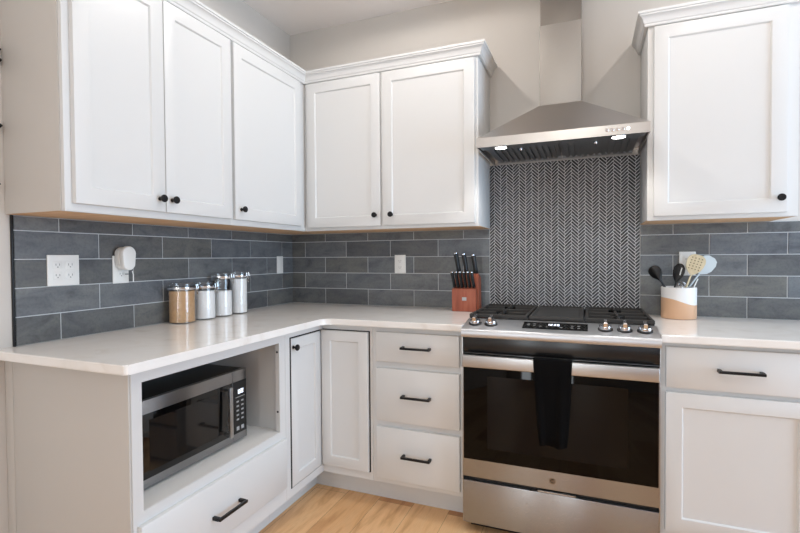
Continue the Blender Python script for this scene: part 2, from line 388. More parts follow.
# ------------------------------------------------------------ cabinet pieces
def shaker(parent, fr, u0, u1, v0, v1, rail=.055, n0=.001, t=.020):
    def rg(i, n): return [fr.p(u0+i, v0+i, n), fr.p(u1-i, v0+i, n), fr.p(u1-i, v1-i, n), fr.p(u0+i, v1-i, n)]
    bm = new(); rings(bm, [rg(0, n0), rg(0, t-.0025), rg(.0007, t-.0008), rg(.0025, t), rg(rail, t), rg(rail+.001, t-.001), rg(rail+.0045, t-.0075)])
    return finish('door', bm, WHITE, parent)
def drawer(parent, fr, u0, u1, v0, v1, t=.020):
    def rg(i, n): return [fr.p(u0+i, v0+i, n), fr.p(u1-i, v0+i, n), fr.p(u1-i, v1-i, n), fr.p(u0+i, v1-i, n)]
    bm = new(); rings(bm, [rg(0, .001), rg(0, t-.005), rg(.001, t-.002), rg(.004, t)]); return finish('drawer', bm, WHITE, parent)
def knob(parent, fr, u, v, n=.0202):
    bm = new(); lathe(bm, [(.008, 0), (.008, .002), (.0055, .004), (.005, .012), (.0075, .016), (.0135, .019), (.0148, .022), (.0145, .026), (.012, .0285), (.004, .0295)], fr.p(u, v, n), fr.n, 20)
    return finish('knob', bm, BLACK, parent)
def bar_handle(parent, fr, u, v, w=.142, n=.0202):
    bm = new(); h = w/2
    fr.box(bm, u-h, u+h, v-.005, v+.005, n+.026, n+.036, .001)
    for s in (-1, 1): fr.box(bm, u+s*(h-.006)-.006, u+s*(h-.006)+.006, v-.006, v+.006, n, n+.0262, .001)
    return finish('handle', bm, BLACK, parent)
def frame_ring(bm, fr, o, i, n0, n1):     # o, i: outer and inner rectangle (u0, u1, v0, v1)
    def q(c, n): return [fr.p(c[0], c[2], n), fr.p(c[1], c[2], n), fr.p(c[1], c[3], n), fr.p(c[0], c[3], n)]
    return rings(bm, [q(o, n0), q(o, n1), q(i, n1), q(i, n0), q(o, n0)], cap0=False, cap1=False)
def poly_body(name, parent, poly, z0, z1, m_=None):
    bm = new(); rings(bm, [[V(x, y, z0) for x, y in poly], [V(x, y, z1) for x, y in poly]]); return finish(name, bm, m_ or WHITE, parent)

# upper cabinets
UB, UT = 1.3725, 2.250
FL = F((.305, 0, 0), 'x'); FB = F((0, -.305, 0), '-y')
DV0, DV1 = 1.392, 2.222
def upper(loc, label, x0, x1, y0, y1, fr, doors, knobs, side=None, inner=(0, 0)):
    t = thing('wall_cabinet', loc, label, 'cabinet', 'white shaker wall cabinets')
    bm = new(); box(bm, x0, x1, y0, y1, UB+.002, UT, .0008); finish('body', bm, WHITE, t)
    bm = new(); box(bm, x0+inner[0], x1-.018*(fr is FL), y0+.018*(fr is FB), y1, UB-.0005, UB+.0018); finish('bottom_panel', bm, BIRCH, t)
    bm = new()                                    # white lower edge of the face frame
    if fr is FL: box(bm, x1-.0178, x1, y0, y1-inner[1], UB-.0008, UB+.0018)
    else: box(bm, x0+.001, x1, y0, y0+.0178, UB-.0008, UB+.0018)
    finish('face_frame', bm, WHITE, t)
    ds = [shaker(t, fr, a, b, DV0+(.006 if fr is FL else -.003), DV1) for a, b in doors]
    for d, u in knobs: knob(ds[d], fr, u, 1.447)
    if side: side(t)
    return t
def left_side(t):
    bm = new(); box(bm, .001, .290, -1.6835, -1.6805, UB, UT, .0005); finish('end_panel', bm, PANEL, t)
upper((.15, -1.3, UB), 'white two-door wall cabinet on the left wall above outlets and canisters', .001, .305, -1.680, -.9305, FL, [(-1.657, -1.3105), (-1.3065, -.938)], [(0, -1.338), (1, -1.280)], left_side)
upper((.15, -.6, UB), 'white one-door wall cabinet on the left wall, next to the corner', .001, .305, -.9295, -.001, FL, [(-.919, -.372)], [(0, -.880)], None, (0, .305))
upper((.82, -.15, UB), 'white two-door wall cabinet on the back wall left of the hood', .3065, 1.337, -.305, -.001, FB, [(.331, .798), (.812, 1.322)], [(0, .770), (1, .866)])
upper((2.37, -.15, UB), 'white one-door wall cabinet right of the hood, knob at lower right', 2.1005, 2.645, -.305, -.001, FB, [(2.124, 2.604)], [(0, 2.578)])

# crown mouldings
PROF = [(.0008, 2.229), (.012, 2.229), (.014, 2.233), (.014, 2.239), (.018, 2.243), (.020, 2.254), (.026, 2.265), (.032, 2.270), (.036, 2.272), (.036, 2.278), (.041, 2.280), (.041, 2.290), (.0008, 2.290)]
def crown(path, label):
    bm = new(); rings(bm, [[V(x+o*dx, y+o*dy, z) for o, z in PROF] for x, y, dx, dy in path], cap0=True, cap1=True)
    return tag(finish('crown_moulding', bm, WHITE, sharp=25), label, 'moulding', 'white crown mouldings')
crown([(.001, -1.6838, 0, -1), (.3055, -1.6838, 1, -1), (.3055, -.3055, 1, -1), (1.3375, -.3055, 1, -1), (1.3375, -.001, 1, 0)], 'white crown moulding running over the left and corner wall cabinets')
crown([(2.100, -.001, -1, 0), (2.100, -.3055, -1, -1), (2.6455, -.3055, 1, -1), (2.6455, -.001, 1, 0)], 'white crown moulding on top of the wall cabinet right of the hood')

# base cabinets --------------------------------------------------
GL = F((.597, 0, 0), 'x'); GB = F((0, -.610, 0), '-y'); BT = .8835; BB = .122
# niche cabinet with the microwave
t = thing('microwave_cabinet', (.3, -1.33, 0), 'white base cabinet at the left end with an open microwave niche above a wide drawer', 'cabinet')
a, b = -1.690, -.928; XF = .597
bm = new()
frame_ring(bm, GL, (a, b, BB, BT), (-1.654, -.971, .446, .842), -.02, 0)
finish('face_frame', bm, WHITE, t)
bm = new(); XI = XF-.0205
box(bm, .001, XI, a, a+.018, 0, BT); box(bm, .001, XI, -.947, b, BB, BT)
box(bm, .001, .012, a+.018, -.947, .1, BT); box(bm, .012, XI, a+.018, -.947, BT-.018, BT)
box(bm, .012, XI, a+.018, -.947, .124, .136); finish('body', bm, WHITE, t)
bm = new(); box(bm, XI-.0005, XF-.0015, -1.6535, -.9715, .4465, .4480); box(bm, .0125, XI-.0005, a+.0185, -.9475, .430, .4480); finish('shelf', bm, SHELFW, t)
bm = new(); box(bm, .485, .500, a+.02, b, 0, BB-.0005); finish('toe_kick', bm, WHITE, t)
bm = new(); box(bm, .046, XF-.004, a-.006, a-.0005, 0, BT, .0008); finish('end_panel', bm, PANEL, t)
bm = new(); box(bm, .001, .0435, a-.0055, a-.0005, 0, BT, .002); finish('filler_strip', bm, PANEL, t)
for z in (.802, .538):
    bm = new(); lathe(bm, [(.0045, 0), (.0045, .002), (.003, .003)], (.587, -.9712, z), (0, -1, 0), 12); finish('bumper', bm, BLACK, t)
d = drawer(t, GL, -1.677, -.942, .193, .411, .018); bar_handle(d, GL, -1.322, .290, .146, .0182)
# corner cabinet
t = thing('corner_cabinet', (.4, -.4, 0), 'white corner base cabinet with a two-leaf door folded into the corner', 'cabinet')
poly_body('body', t, [(.001, -.927), (.576, -.927), (.576, -.610), (.8785, -.610), (.8785, -.001), (.001, -.001)], BB, BT)
poly_body('toe_kick', t, [(.001, -.927), (.500, -.927), (.500, -.522), (.8785, -.522), (.8785, -.3), (.001, -.3)], 0, BB-.0005)
bm = new(); rings(bm, [[V(x, y, z) for y, z in ((-.927, BB), (-.6105, BB), (-.6105, .160), (-.8935, .160), (-.8935, .8535), (-.6105, .8535), (-.6105, BT), (-.927, BT))] for x in (.5765, XF)])
finish('face_frame', bm, WHITE, t)
DARKGAP = mat('dark_reveal', (10, 10, 10), 0.8)
bm = new(); box(bm, .5765, .5775, -.893, -.6105, .1605, .853); box(bm, .5776, .5985, -.8932, -.8856, .1605, .853); box(bm, .5776, .5975, -.8855, -.634, .8475, .853); GB.box(bm, .6, .866, .160, .855, .0002, .0020); finish('reveal', bm, DARKGAP, t)
GC = F((.578, 0, 0), 'x')
d = shaker(t, GC, -.8850, -.6315, .1635, .8465, .050, n0=.0005, t=.022); knob(d, GC, -.870, .806, .0222)
shaker(t, GB, .6015, .8605, .166, .8505, .050, n0=.0022, t=.0200)
# three-drawer cabinet
t = thing('drawer_cabinet', (1.1, -.3, 0), 'white base cabinet with three drawers, between corner cabinet and cooker', 'cabinet')
bm = new(); box(bm, .8795, 1.3355, -.610, -.001, BB, BT, .0008); finish('body', bm, WHITE, t)
bm = new(); box(bm, .8795, 1.3355, -.522, -.3, 0, BB-.0005); finish('toe_kick', bm, WHITE, t)
for v0, v1 in ((.716, .858), (.430, .684), (.148, .400)):
    d = drawer(t, GB, .905, 1.318, v0, v1); bar_handle(d, GB, 1.114, (v0+v1)/2+.004)
# right base cabinet
t = thing('base_cabinet', (2.6, -.3, 0), 'white base cabinet right of the cooker with drawer over panelled door', 'cabinet')
bm = new(); box(bm, 2.1140, 3.10, -.610, -.001, BB, BT, .0008); finish('body', bm, WHITE, t)
bm = new(); box(bm, 2.1140, 3.10, -.522, -.3, 0, BB-.0005); finish('toe_kick', bm, WHITE, t)
for u0, u1, hu in ((2.133, 2.604, 2.370), (2.620, 3.085, 2.852)):
    d = drawer(t, GB, u0, u1, .709, .866); bar_handle(d, GB, hu, .788)
    shaker(t, GB, u0, u1, .150, .691)

# ------------------------------------------------------------ cooker
RX0, RX1 = 1.3415, 2.1110
t = thing('cooker', (1.722, -.35, 0), 'stainless steel slide-in gas cooker with black glass oven door', 'cooker')
bm = new(); box(bm, RX0+.0024, RX1-.0024, -.650, -.012, .045, .884); finish('body', bm, PLASTICB, t)
for xa, xb in ((RX0-.0005, RX0+.0022), (RX1-.0022, RX1+.0005)):
    bm = new(); box(bm, xa, xb, -.6655, -.012, .046, .883, .0004); finish('side_panel', bm, STEELC, t)
bm = new(); box(bm, RX0+.02, RX1-.02, -.60, -.05, .0, .0449); finish('plinth', bm, BLACK, t)
bm = new(); box(bm, RX0, RX1, -.535, -.012, .8842, .922, .002)
box(bm, RX0+.02, RX1-.02, -.050, -.015, .922, .936, .003); finish('hob', bm, ENAMEL, t)
# console
cb, cf = (-.537, .931), (-.676, .903)
pr = [(cb[0], .8845), (cb[0], cb[1]-.002), (cb[0]-.002, cb[1]), (cf[0], cf[1]), (-.683, .900), (-.687, .895), (-.687, .870), (-.685, .8675), (-.655, .8675), (-.655, .8845)]
bm = new(); prism(bm, [(0, y, z) for y, z in pr], (RX0-.001, 0, 0), (RX1+.001, 0, 0)); con = finish('control_panel', bm, CONST, t, sharp=40)
sl = (V(0, cf[0], cf[1])-V(0, cb[0], cb[1])); sl_len = sl.length; sd = sl.normalized(); sn_ = sd.cross(V(1, 0, 0)); sn_ = sn_ if sn_.z > 0 else -sn_
def cp(x, s, n=0): return V(x, cb[0], cb[1]) + sd*s + sn_*n
def cbox(bm, x0, x1, s0, s1, n0, n1, mi=0):
    return rings(bm, [[cp(x0, s0, n), cp(x1, s0, n), cp(x1, s1, n), cp(x0, s1, n)] for n in (n0, n1)], mi)
bm = new(); cbox(bm, 1.594, 1.854, .022, .104, .0003, .0015); disp = finish('display_panel', bm, GLASSB, t)
for x0, x1, s in ((1.612, 1.622, .05), (1.612, 1.622, .064), (1.636, 1.646, .046), (1.636, 1.646, .066), (1.660, 1.671, .072), (1.690, 1.696, .078), (1.745, 1.756, .078), (1.788, 1.799, .055), (1.788, 1.799, .078), (1.814, 1.825, .055), (1.814, 1.825, .078)):
    bm = new(); cbox(bm, x0, x1, s-.002, s+.002, .0016, .0019); finish('key', bm, GREYMARK, disp)
def seven(bm, ch, x, s, w, h, q, put):
    segs = {'0': 'abcdef', '1': 'bc', '2': 'abged', '3': 'abgcd', '4': 'fgbc', '5': 'afgcd', '6': 'afgedc', '7': 'abc', '8': 'abcdefg', '9': 'abcdfg'}[ch]
    R = {'a': (0, w, 0, q), 'g': (0, w, h/2-q/2, h/2+q/2), 'd': (0, w, h-q, h), 'f': (0, q, 0, h/2), 'b': (w-q, w, 0, h/2), 'e': (0, q, h/2, h), 'c': (w-q, w, h/2, h)}
    for c in segs:
        a_, b_, c_, d_ = R[c]; put(bm, x+a_, x+b_, s+c_, s+d_)
bm = new()
for i, ch in enumerate('1220'): seven(bm, ch, 1.693+i*.0125+(.003 if i > 1 else 0), .040, .0085, .020, .0026, lambda b_, x0, x1, s0, s1: cbox(b_, x0, x1, s0, s1, .0016, .002))
for s in (.046, .054): cbox(bm, 1.7165, 1.7185, s-.001, s+.001, .0016, .002)
finish('clock_digits', bm, DIGIT, disp)
for x in (1.387, 1.457, 1.920, 1.991, 2.063):
    c0 = cp(x, .074, .0004)
    bm = new(); lathe(bm, [(.0285, 0), (.0285, .004), (.026, .006)], c0, sn_, 28); k = finish('knob', bm, PLASTICB, t)
    bm = new(); lathe(bm, [(.0235, .0062), (.0235, .016), (.022, .019), (.005, .020)], c0, sn_, 28)
    # grip bar across the knob, along the slope
    c1_ = c0 + sn_*.0195
    for w0 in (0,):
        rings(bm, [[c1_+V(1, 0, 0)*a_*wd+sd*b_*ln+sn_*hh for a_, b_ in ((-1, -1), (1, -1), (1, 1), (-1, 1))] for wd, ln, hh in ((.0070, .022, 0), (.0070, .022, .014), (.0050, .019, .018))])
    finish('knob_grip', bm, CHROME, k)
# grates
GZ0, GZ1 = .936, .951
def grate(x0, x1):
    bm = new(); y0, y1 = -.533, -.050; q = .0065
    def bar(a_, b_, c_, d_, z0=GZ0, z1=GZ1): box(bm, a_, b_, c_, d_, z0, z1, .0015, 0, 1)
    bar(x0, x1, y0, y0+2*q); bar(x0, x1, y1-2*q, y1); bar(x0, x0+2*q, y0+2*q, y1-2*q); bar(x1-2*q, x1, y0+2*q, y1-2*q)
    ym = (y0+y1)/2; bar(x0+2*q, x1-2*q, ym-q, ym+q); xm = (x0+x1)/2
    for yc in (y0+.120, y1-.120):
        for s in (-1, 1):
            bar(min(xm+s*.028, xm+s*((x1-x0)/2-2*q)), max(xm+s*.028, xm+s*((x1-x0)/2-2*q)), yc-.005, yc+.005)
        bar(xm-.005, xm+.005, yc+.028, (ym-q) if yc < ym else (y1-2*q)); bar(xm-.005, xm+.005, (y0+2*q) if yc < ym else (ym+q), yc-.028)
    for xx in (x0+.008, x1-.008):
        for yy in (y0+.008, ym, y1-.008): box(bm, xx-.006, xx+.006, yy-.006, yy+.006, .9222, GZ0+.001)
    return finish('grate', bm, IRON, t)
def burner(xc, yc, r):
    bm = new(); lathe(bm, [(r*1.25, 0), (r*1.2, .004), (r, .006), (r*.95, .009)], (xc, yc, .9222)); b_ = finish('burner', bm, GRIDDLE, t)
    bm = new(); lathe(bm, [(r*.9, .0092), (r*.92, .0115), (r*.8, .0135), (.003, .0138)], (xc, yc, .9222)); finish('burner_cap', bm, ENAMEL, b_)
for x0, x1 in ((1.3425, 1.604), (1.844, 2.107)):
    grate(x0, x1); xm = (x0+x1)/2
    burner(xm, -.410, .040); burner(xm, -.180, .032)
bm = new()
gx0, gx1 = 1.612, 1.836
def rr(i, z): return [V(gx0+i, -.528+i, z), V(gx1-i, -.528+i, z), V(gx1-i, -.062-i, z), V(gx0+i, -.062-i, z)]
rings(bm, [rr(.006, .9222), rr(.001, .930), rr(0, .948), rr(.001, .951), rr(.010, .951), rr(.014, .947)]); finish('griddle', bm, GRIDDLE, t)
# vent band, door, drawer
bm = new(); box(bm, RX0+.002, RX1-.002, -.664, -.6505, .800, .8670, .001); finish('vent_band', bm, ENAMEL, t)
bm = new(); box(bm, RX0+.003, RX1-.003, -.6690, -.6505, .2515, .7965, .002); dr = finish('oven_door', bm, STEEL, t)
bm = new(); box(bm, RX0+.006, RX1-.006, -.6712, -.6692, .330, .7955, .0006); gl = finish('door_glass', bm, GLASSB, dr)
bm = new(); box(bm, 1.452, 2.000, -.6720, -.6713, .385, .700); finish('oven_window', bm, WINDOWB, dr)
bm = new(); box(bm, 1.350, 2.102, -.7150, -.6920, .7430, .7950, .004, 0, 3)
for xx in (1.362, 2.074): box(bm, xx, xx+.016, -.6925, -.6713, .752, .786, .002)
finish('door_handle', bm, STEELC, dr)
bm = new(); lathe(bm, [(.0135, 0), (.0135, .0006), (.0118, .0009), (.0112, .0009), (.0108, .0004)], (1.7195, -.6692, .2895), (0, -1, 0), 32)
lathe(bm, [(.0098, .0004), (.0098, .0008), (.0090, .0008), (.0088, .0004)], (1.7195, -.6692, .2895), (0, -1, 0), 32); bd = finish('emblem', bm, steel('emblem_steel', (150, 140, 128), 0.3, (1, 1, 1), 0), t)
fc = bpy.data.curves.new('emblem_letters', 'FONT'); fc.body = 'GE'; fc.size = .0105; fc.shear = .25; fc.align_x = 'CENTER'; fc.align_y = 'CENTER'; fc.extrude = .0003
fo = bpy.data.objects.new('tmp', fc); COL.objects.link(fo); bpy.context.view_layer.update()
me = bpy.data.meshes.new_from_object(fo.evaluated_get(bpy.context.evaluated_depsgraph_get())); bpy.data.objects.remove(fo)
lo_ = bpy.data.objects.new('emblem_letters', me); COL.objects.link(lo_); me.materials.clear(); me.materials.append(CHROME)
lo_.parent = bd; lo_.rotation_euler = (math.pi/2, 0, 0); lo_.location = V(1.7195, -.6705, .2895)-ORG[bd]
bm = new(); box(bm, RX0+.003, RX1-.003, -.6690, -.6505, .046, .2335, .003); dw = finish('storage_drawer', bm, STEEL, t)
bm = new(); box(bm, 1.660, 1.810, -.6660, -.6550, .2338, .2400, .001); finish('drawer_lip', bm, STEELC, dw)
# dish towel over the handle
bm = new(); NW = 24
path = [(-.7215, .452), (-.7215, .50), (-.7215, .56), (-.7215, .62), (-.7215, .68), (-.7215, .74), (-.7212, .790), (-.7185, .7985), (-.7110, .8008), (-.7000, .8008), (-.6905, .7985), (-.6875, .790), (-.6872, .74), (-.6872, .68), (-.6872, .62)]
loops = []
for i, (y, z) in enumerate(path):
    f = min(1, max(0, (z-.452)/.345)); x0 = 1.676+(1.648-1.676)*f**.7; x1 = 1.778+(1.797-1.778)*f**.7
    row = []
    for k in range(NW+1):
        s = k/NW; wv = (math.sin(s*2*math.pi*1.5+.6)*.0035 + math.sin(s*2*math.pi*3.2)*.0012)*(1-f)**.8
        row.append(V(x0+(x1-x0)*s, y-(abs(wv)+wv if i < 7 else 0), z + (.004*math.sin(s*7) if i == 0 else 0)))
    loops.append(row)
rings(bm, loops, cap0=False, cap1=False, closed=False)
o = finish('dish_towel', bm, CLOTH); md = o.modifiers.new('s', 'SOLIDIFY'); md.thickness = .004; md.offset = 0
tag(o, 'black dish towel folded over the oven door handle', 'towel')

# ------------------------------------------------------------ extractor hood
t = thing('extractor_hood', (1.7285, -.2, 1.73), 'stainless steel chimney extractor hood above the cooker', 'extractor hood')
hx = (1.3625, 2.0945); hy = (-.472, -.0105); zb, zt = 1.729, 1.7725
bm = new()      # canopy: rim and pyramid, open below
o1 = [(hx[0], hy[0]), (hx[1], hy[0]), (hx[1], hy[1]), (hx[0], hy[1])]
i1 = [(hx[0]+.006, hy[0]+.004), (hx[1]-.006, hy[0]+.004), (hx[1]-.006, hy[1]-.004), (hx[0]+.006, hy[1]-.004)]
ch = [(1.631, -.272), (1.826, -.272), (1.826, hy[1]), (1.631, hy[1])]
rings(bm, [[V(x, y, 1.755) for x, y in i1], [V(x, y, zb) for x, y in i1], [V(x, y, zb) for x, y in o1], [V(x, y, zt) for x, y in o1], [V(x, y, 1.9515) for x, y in ch]])
can = finish('canopy', bm, HOODST, t, sharp=20)
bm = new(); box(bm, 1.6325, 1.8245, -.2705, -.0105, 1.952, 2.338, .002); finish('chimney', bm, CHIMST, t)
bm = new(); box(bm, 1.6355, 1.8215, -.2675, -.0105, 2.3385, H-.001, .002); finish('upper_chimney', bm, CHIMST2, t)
bm = new(); box(bm, hx[0]+.0125, hx[1]-.0125, -.459, -.385, 1.733, 1.737); pl = finish('light_panel', bm, DARKST, t)
for k in range(2):
    a0 = 1.392+k*.338; a1 = a0+.332
    bm = new(); box(bm, a0, a1, -.384, -.035, 1.742, 1.744)
    box(bm, a0, a1, -.384, -.372, 1.7335, 1.742); box(bm, a0, a1, -.047, -.035, 1.7335, 1.742)
    n = 11
    for i in range(n):
        c = a0+.012+(a1-a0-.024)*(i+.5)/n; box(bm, c-.0085, c+.0085, -.372, -.047, 1.7345, 1.737)
    ft = finish('baffle_filter', bm, DARKST, t)
    bm = new(); lathe(bm, [(.007, 0), (.007, .004), (.004, .009)], ((1.553, 1.886)[k], -.350, 1.7343), (0, 0, -1), 16); finish('latch', bm, CHROME, ft)
for x in (1.471, 1.977):
    bm = new(); lathe(bm, [(.032, 0), (.032, .003), (.029, .004), (.029, 0)], (x, -.422, 1.7329), (0, 0, -1)); q = finish('lamp', bm, CHROME, t)
    bm = new(); lathe(bm, [(.027, 0), (.026, .003)], (x, -.422, 1.7329), (0, 0, -1)); finish('lens', bm, LEDW, q)
    l = bpy.data.lights.new('hood_lamp', 'SPOT'); l.energy = 4; l.spot_size = math.radians(120); l.spot_blend = .7; l.shadow_soft_size = .03; l.color = (1, .97, .92)
    o = bpy.data.objects.new('hood_lamp', l); COL.objects.link(o); o.parent = q; o.location = (0, 0, -.012)
for i in range(5):
    bm = new(); x = 1.929+i*.0205; lathe(bm, [(.0070, 0), (.0070, .002), (.0058, .003)], (x, hy[0]-.0003, 1.752), (0, -1, 0), 18); finish('button', bm, (DIGIT if i == 4 else CHROME), t)

# ------------------------------------------------------------ microwave
MX, MY0, MY1, MZ0, MZ1 = .500, -1.600, -1.071, .4575, .749
t = thing('microwave', (MX-.18, (MY0+MY1)/2, .4565), 'black and stainless countertop microwave inside the cabinet niche', 'microwave')
fr = F((MX, MY0, MZ0), 'x'); W_, H_ = MY1-MY0, MZ1-MZ0; DS = W_-.083
bm = new(); fr.box(bm, .001, W_-.001, .001, H_, -.36, -.020, .003)
finish('casing', bm, PLASTICB, t)
for yy in (.04, W_-.04):
    for nn in (-.05, -.32):
        bm = new(); lathe(bm, [(.012, 0), (.012, .0098)], fr.p(yy, -.0092, nn)); finish('foot', bm, PLASTICB, t)
bm = new(); fr.box(bm, 0, DS-.001, 0, H_, -.0198, 0, .002); md_ = finish('door', bm, STEEL, t)
bm = new(); fr.box(bm, .004, DS-.004, .030, H_-.045, .0002, .0015, .0004); g_ = finish('door_glass', bm, GLASSM, md_)
bm = new(); fr.box(bm, .05, DS-.085, .052, H_-.068, .0016, .0019); finish('window', bm, mat('microwave_window', (22, 21, 21), 0.05), md_)
bm = new(); fr.box(bm, DS-.048, DS-.030, .036, H_-.052, .020, .030, .003)
for vv in (.045, H_-.068): fr.box(bm, DS-.045, DS-.033, vv, vv+.010, .0015, .0205)
finish('handle', bm, STEELC, md_)
bm = new(); fr.box(bm, DS+.0005, W_, 0, H_, -.0198, 0, .002); cpn = finish('control_panel', bm, STEEL, t)
bm = new(); fr.box(bm, DS+.003, W_-.003, .030, H_-.045, .0002, .0015, .0004); cg = finish('key_pad', bm, PLASTICB, t)
bm = new(); fr.box(bm, DS+.020, DS+.064, .190, .215, .0016, .002); dd = finish('display', bm, PLASTICB, cg)
bm = new()
for i, c_ in enumerate('1220'): seven(bm, c_, 0, 0, .0075, .017, .0022, lambda b_, x0, x1, s0, s1, i=i: fr.box(b_, DS+.024+i*.0095+x0, DS+.024+i*.0095+x1, .211-s1, .211-s0, .0021, .0024))
finish('clock_digits', bm, DIGIT, cg)
bm = new(); fr.box(bm, DS+.014, DS+.070, .179, .1815, .0016, .002); finish('divider_line', bm, GREYMARK, cg)
for c_ in range(2):
    for r in range(5):
        bm = new(); fr.box(bm, DS+.020+c_*.028, DS+.034+c_*.028, .158-r*.0185, .165-r*.0185, .0016, .002); finish('key', bm, GREYMARK, cg)
    bm = new(); fr.box(bm, DS+.019+c_*.028, DS+.035+c_*.028, .042, .058, .0016, .002); finish('key', bm, GREYMARK, cg)

# ------------------------------------------------------------ outlets
def plate(fr, u0, u1, v0, v1, label, cat, kinds, n0=.0093):
    t = thing('wall_outlet' if cat == 'outlet' else 'switch_plate', fr.p((u0+u1)/2, v0, n0), label, cat, 'white wall plates on the backsplash')
    bm = new(); fr.box(bm, u0, u1, v0, v1, n0, n0+.006, .0025, 0, 3); finish('cover', bm, PLASTICW, t)
    k = len(kinds); um = (u0+u1)/2; vm = (v0+v1)/2
    for i, kd in enumerate(kinds):
        uc = um+(i-(k-1)/2)*.046
        if kd == 'outlet':
            for s in (-1, 1):
                bm = new(); c = vm+s*.0195; fr.box(bm, uc-.0165, uc+.0165, c-.014, c+.014, n0+.006, n0+.0078, .0012); so = finish('socket', bm, PLASTICW, t)
                bm = new(); fr.box(bm, uc-.0075, uc-.0055, c-.002, c+.006, n0+.0079, n0+.0082); fr.box(bm, uc+.0055, uc+.0075, c-.002, c+.006, n0+.0079, n0+.0082)
                fr.box(bm, uc-.002, uc+.002, c-.009, c-.005, n0+.0079, n0+.0082); finish('slots', bm, SLOT, so)
        else:
            bm = new(); fr.box(bm, uc-.0165, uc+.0165, vm-.033, vm+.033, n0+.006, n0+.0085, .0012); finish('rocker', bm, PLASTICW, t)
    return t
wl = F((0, 0, 0), 'x'); wb = F((0, 0, 0), '-y')
plate(wl, -1.560, -1.444, 1.117, 1.233, 'double white outlet plate at the left end of the left wall tiles', 'outlet', ['outlet', 'outlet'])
plate(wl, -1.304, -1.232, 1.113, 1.230, 'white outlet plate behind the plug-in device on the left wall', 'outlet', ['outlet'])
plate(wl, -.188, -.126, 1.115, 1.226, 'narrow white switch plate on the left wall near the corner', 'switch', ['switch'])
plate(wb, .753, .825, 1.115, 1.229, 'white outlet plate on the back wall above the worktop', 'outlet', ['outlet'])
plate(wb, 2.272, 2.343, 1.117, 1.233, 'white outlet plate on the right tiles behind the utensils', 'outlet', ['outlet'])
# plug-in device
t = thing('plug_in_device', (.045, -1.262, 1.16), 'white round-headed plug-in device on the left wall outlet', 'plug-in device')
uc, vb, vt = -1.268, 1.196, 1.238
def stadium(r, n, du=0):
    pts = []
    for k in range(13): a_ = math.pi*k/12; pts.append(wl.p(uc+du+r*math.cos(a_), vt+r*math.sin(a_), n))
    for k in range(13): a_ = math.pi+math.pi*k/12; pts.append(wl.p(uc+du+r*.88*math.cos(a_), vb+r*.88*math.sin(a_), n))
    return pts
bm = new(); rings(bm, [stadium(.026, .0178, -.004), stadium(.028, .022, -.004), stadium(.028, .044, -.004), stadium(.030, .0445), stadium(.0315, .048), stadium(.0315, .064), stadium(.029, .068), stadium(.022, .070)]); finish('housing', bm, PLASTICW, t)
bm = new(); wl.box(bm, -1.262, -1.250, 1.149, 1.154, .030, .036); finish('indicator', bm, SLOT, t)
bm = new(); tube(bm, [wl.p(-1.243, 1.165, .05), wl.p(-1.240, 1.15, .052), wl.p(-1.240, 1.118, .052)], .002, 8); finish('wire', bm, PLASTICW, t)

# ------------------------------------------------------------ canisters
def canister(x, y, r, h, fill, fmat, label, clamp):
    Z0 = .9142
    t = thing('canister', (x, y, Z0), label, 'canister', 'glass canisters with clamp lids')
    bm = new(); lathe(bm, [(r-.004, 0), (r, .003), (r, h-.024), (r-.003, h-.020), (r-.0045, h-.020), (r-.0045, .005), (.001, .005)], (x, y, Z0), n=36); finish('jar', bm, GLASS, t)
    bm = new(); lathe(bm, [(r-.0052, .0055), (r-.0052, fill), (.001, fill+.003)], (x, y, Z0), n=36); finish('contents', bm, fmat, t)
    bm = new(); lathe(bm, [(r+.0025, h-.032), (r+.0035, h-.028), (r+.0035, h-.019), (r+.0005, h-.0195), (r+.0005, h-.032)], (x, y, Z0), n=36)
    a_ = clamp; d_ = V(math.cos(a_), math.sin(a_), 0); s_ = V(-d_.y, d_.x, 0); c_ = V(x, y, Z0)
    for sg in (-1, 1): tube(bm, [c_+d_*(r+.003)+s_*sg*.011+V(0, 0, h-.045), c_+d_*(r+.010)+s_*sg*.011+V(0, 0, h-.028), c_+d_*(r+.006)+s_*sg*.011+V(0, 0, h-.008)], .0014, 8)
    tube(bm, [c_+d_*(r+.004)+s_*-.012+V(0, 0, h-.048), c_+d_*(r+.012)+V(0, 0, h-.058), c_+d_*(r+.004)+s_*.012+V(0, 0, h-.048)], .0018, 8)
    finish('clamp', bm, CHROME, t)
    bm = new(); lathe(bm, [(r-.005, h-.0195), (r+.003, h-.018), (r+.003, h-.004), (r-.001, h), (.001, h+.001)], (x, y, Z0), n=36); finish('lid', bm, GLASS, t)
canister(.074, -1.004, .061, .188, .150, SUGARB, 'glass canister of brown sugar, leftmost of the four', .5)
canister(.070, -.862, .056, .186, .142, FLOUR, 'squat glass canister of white flour, right beside the brown sugar', .3)
canister(.068, -.735, .053, .228, .132, FLOUR, 'tall glass canister about two thirds full of white powder', .2)
canister(.066, -.609, .050, .230, .190, FLOUR, 'tall glass canister full of white powder, nearest the corner', .2)

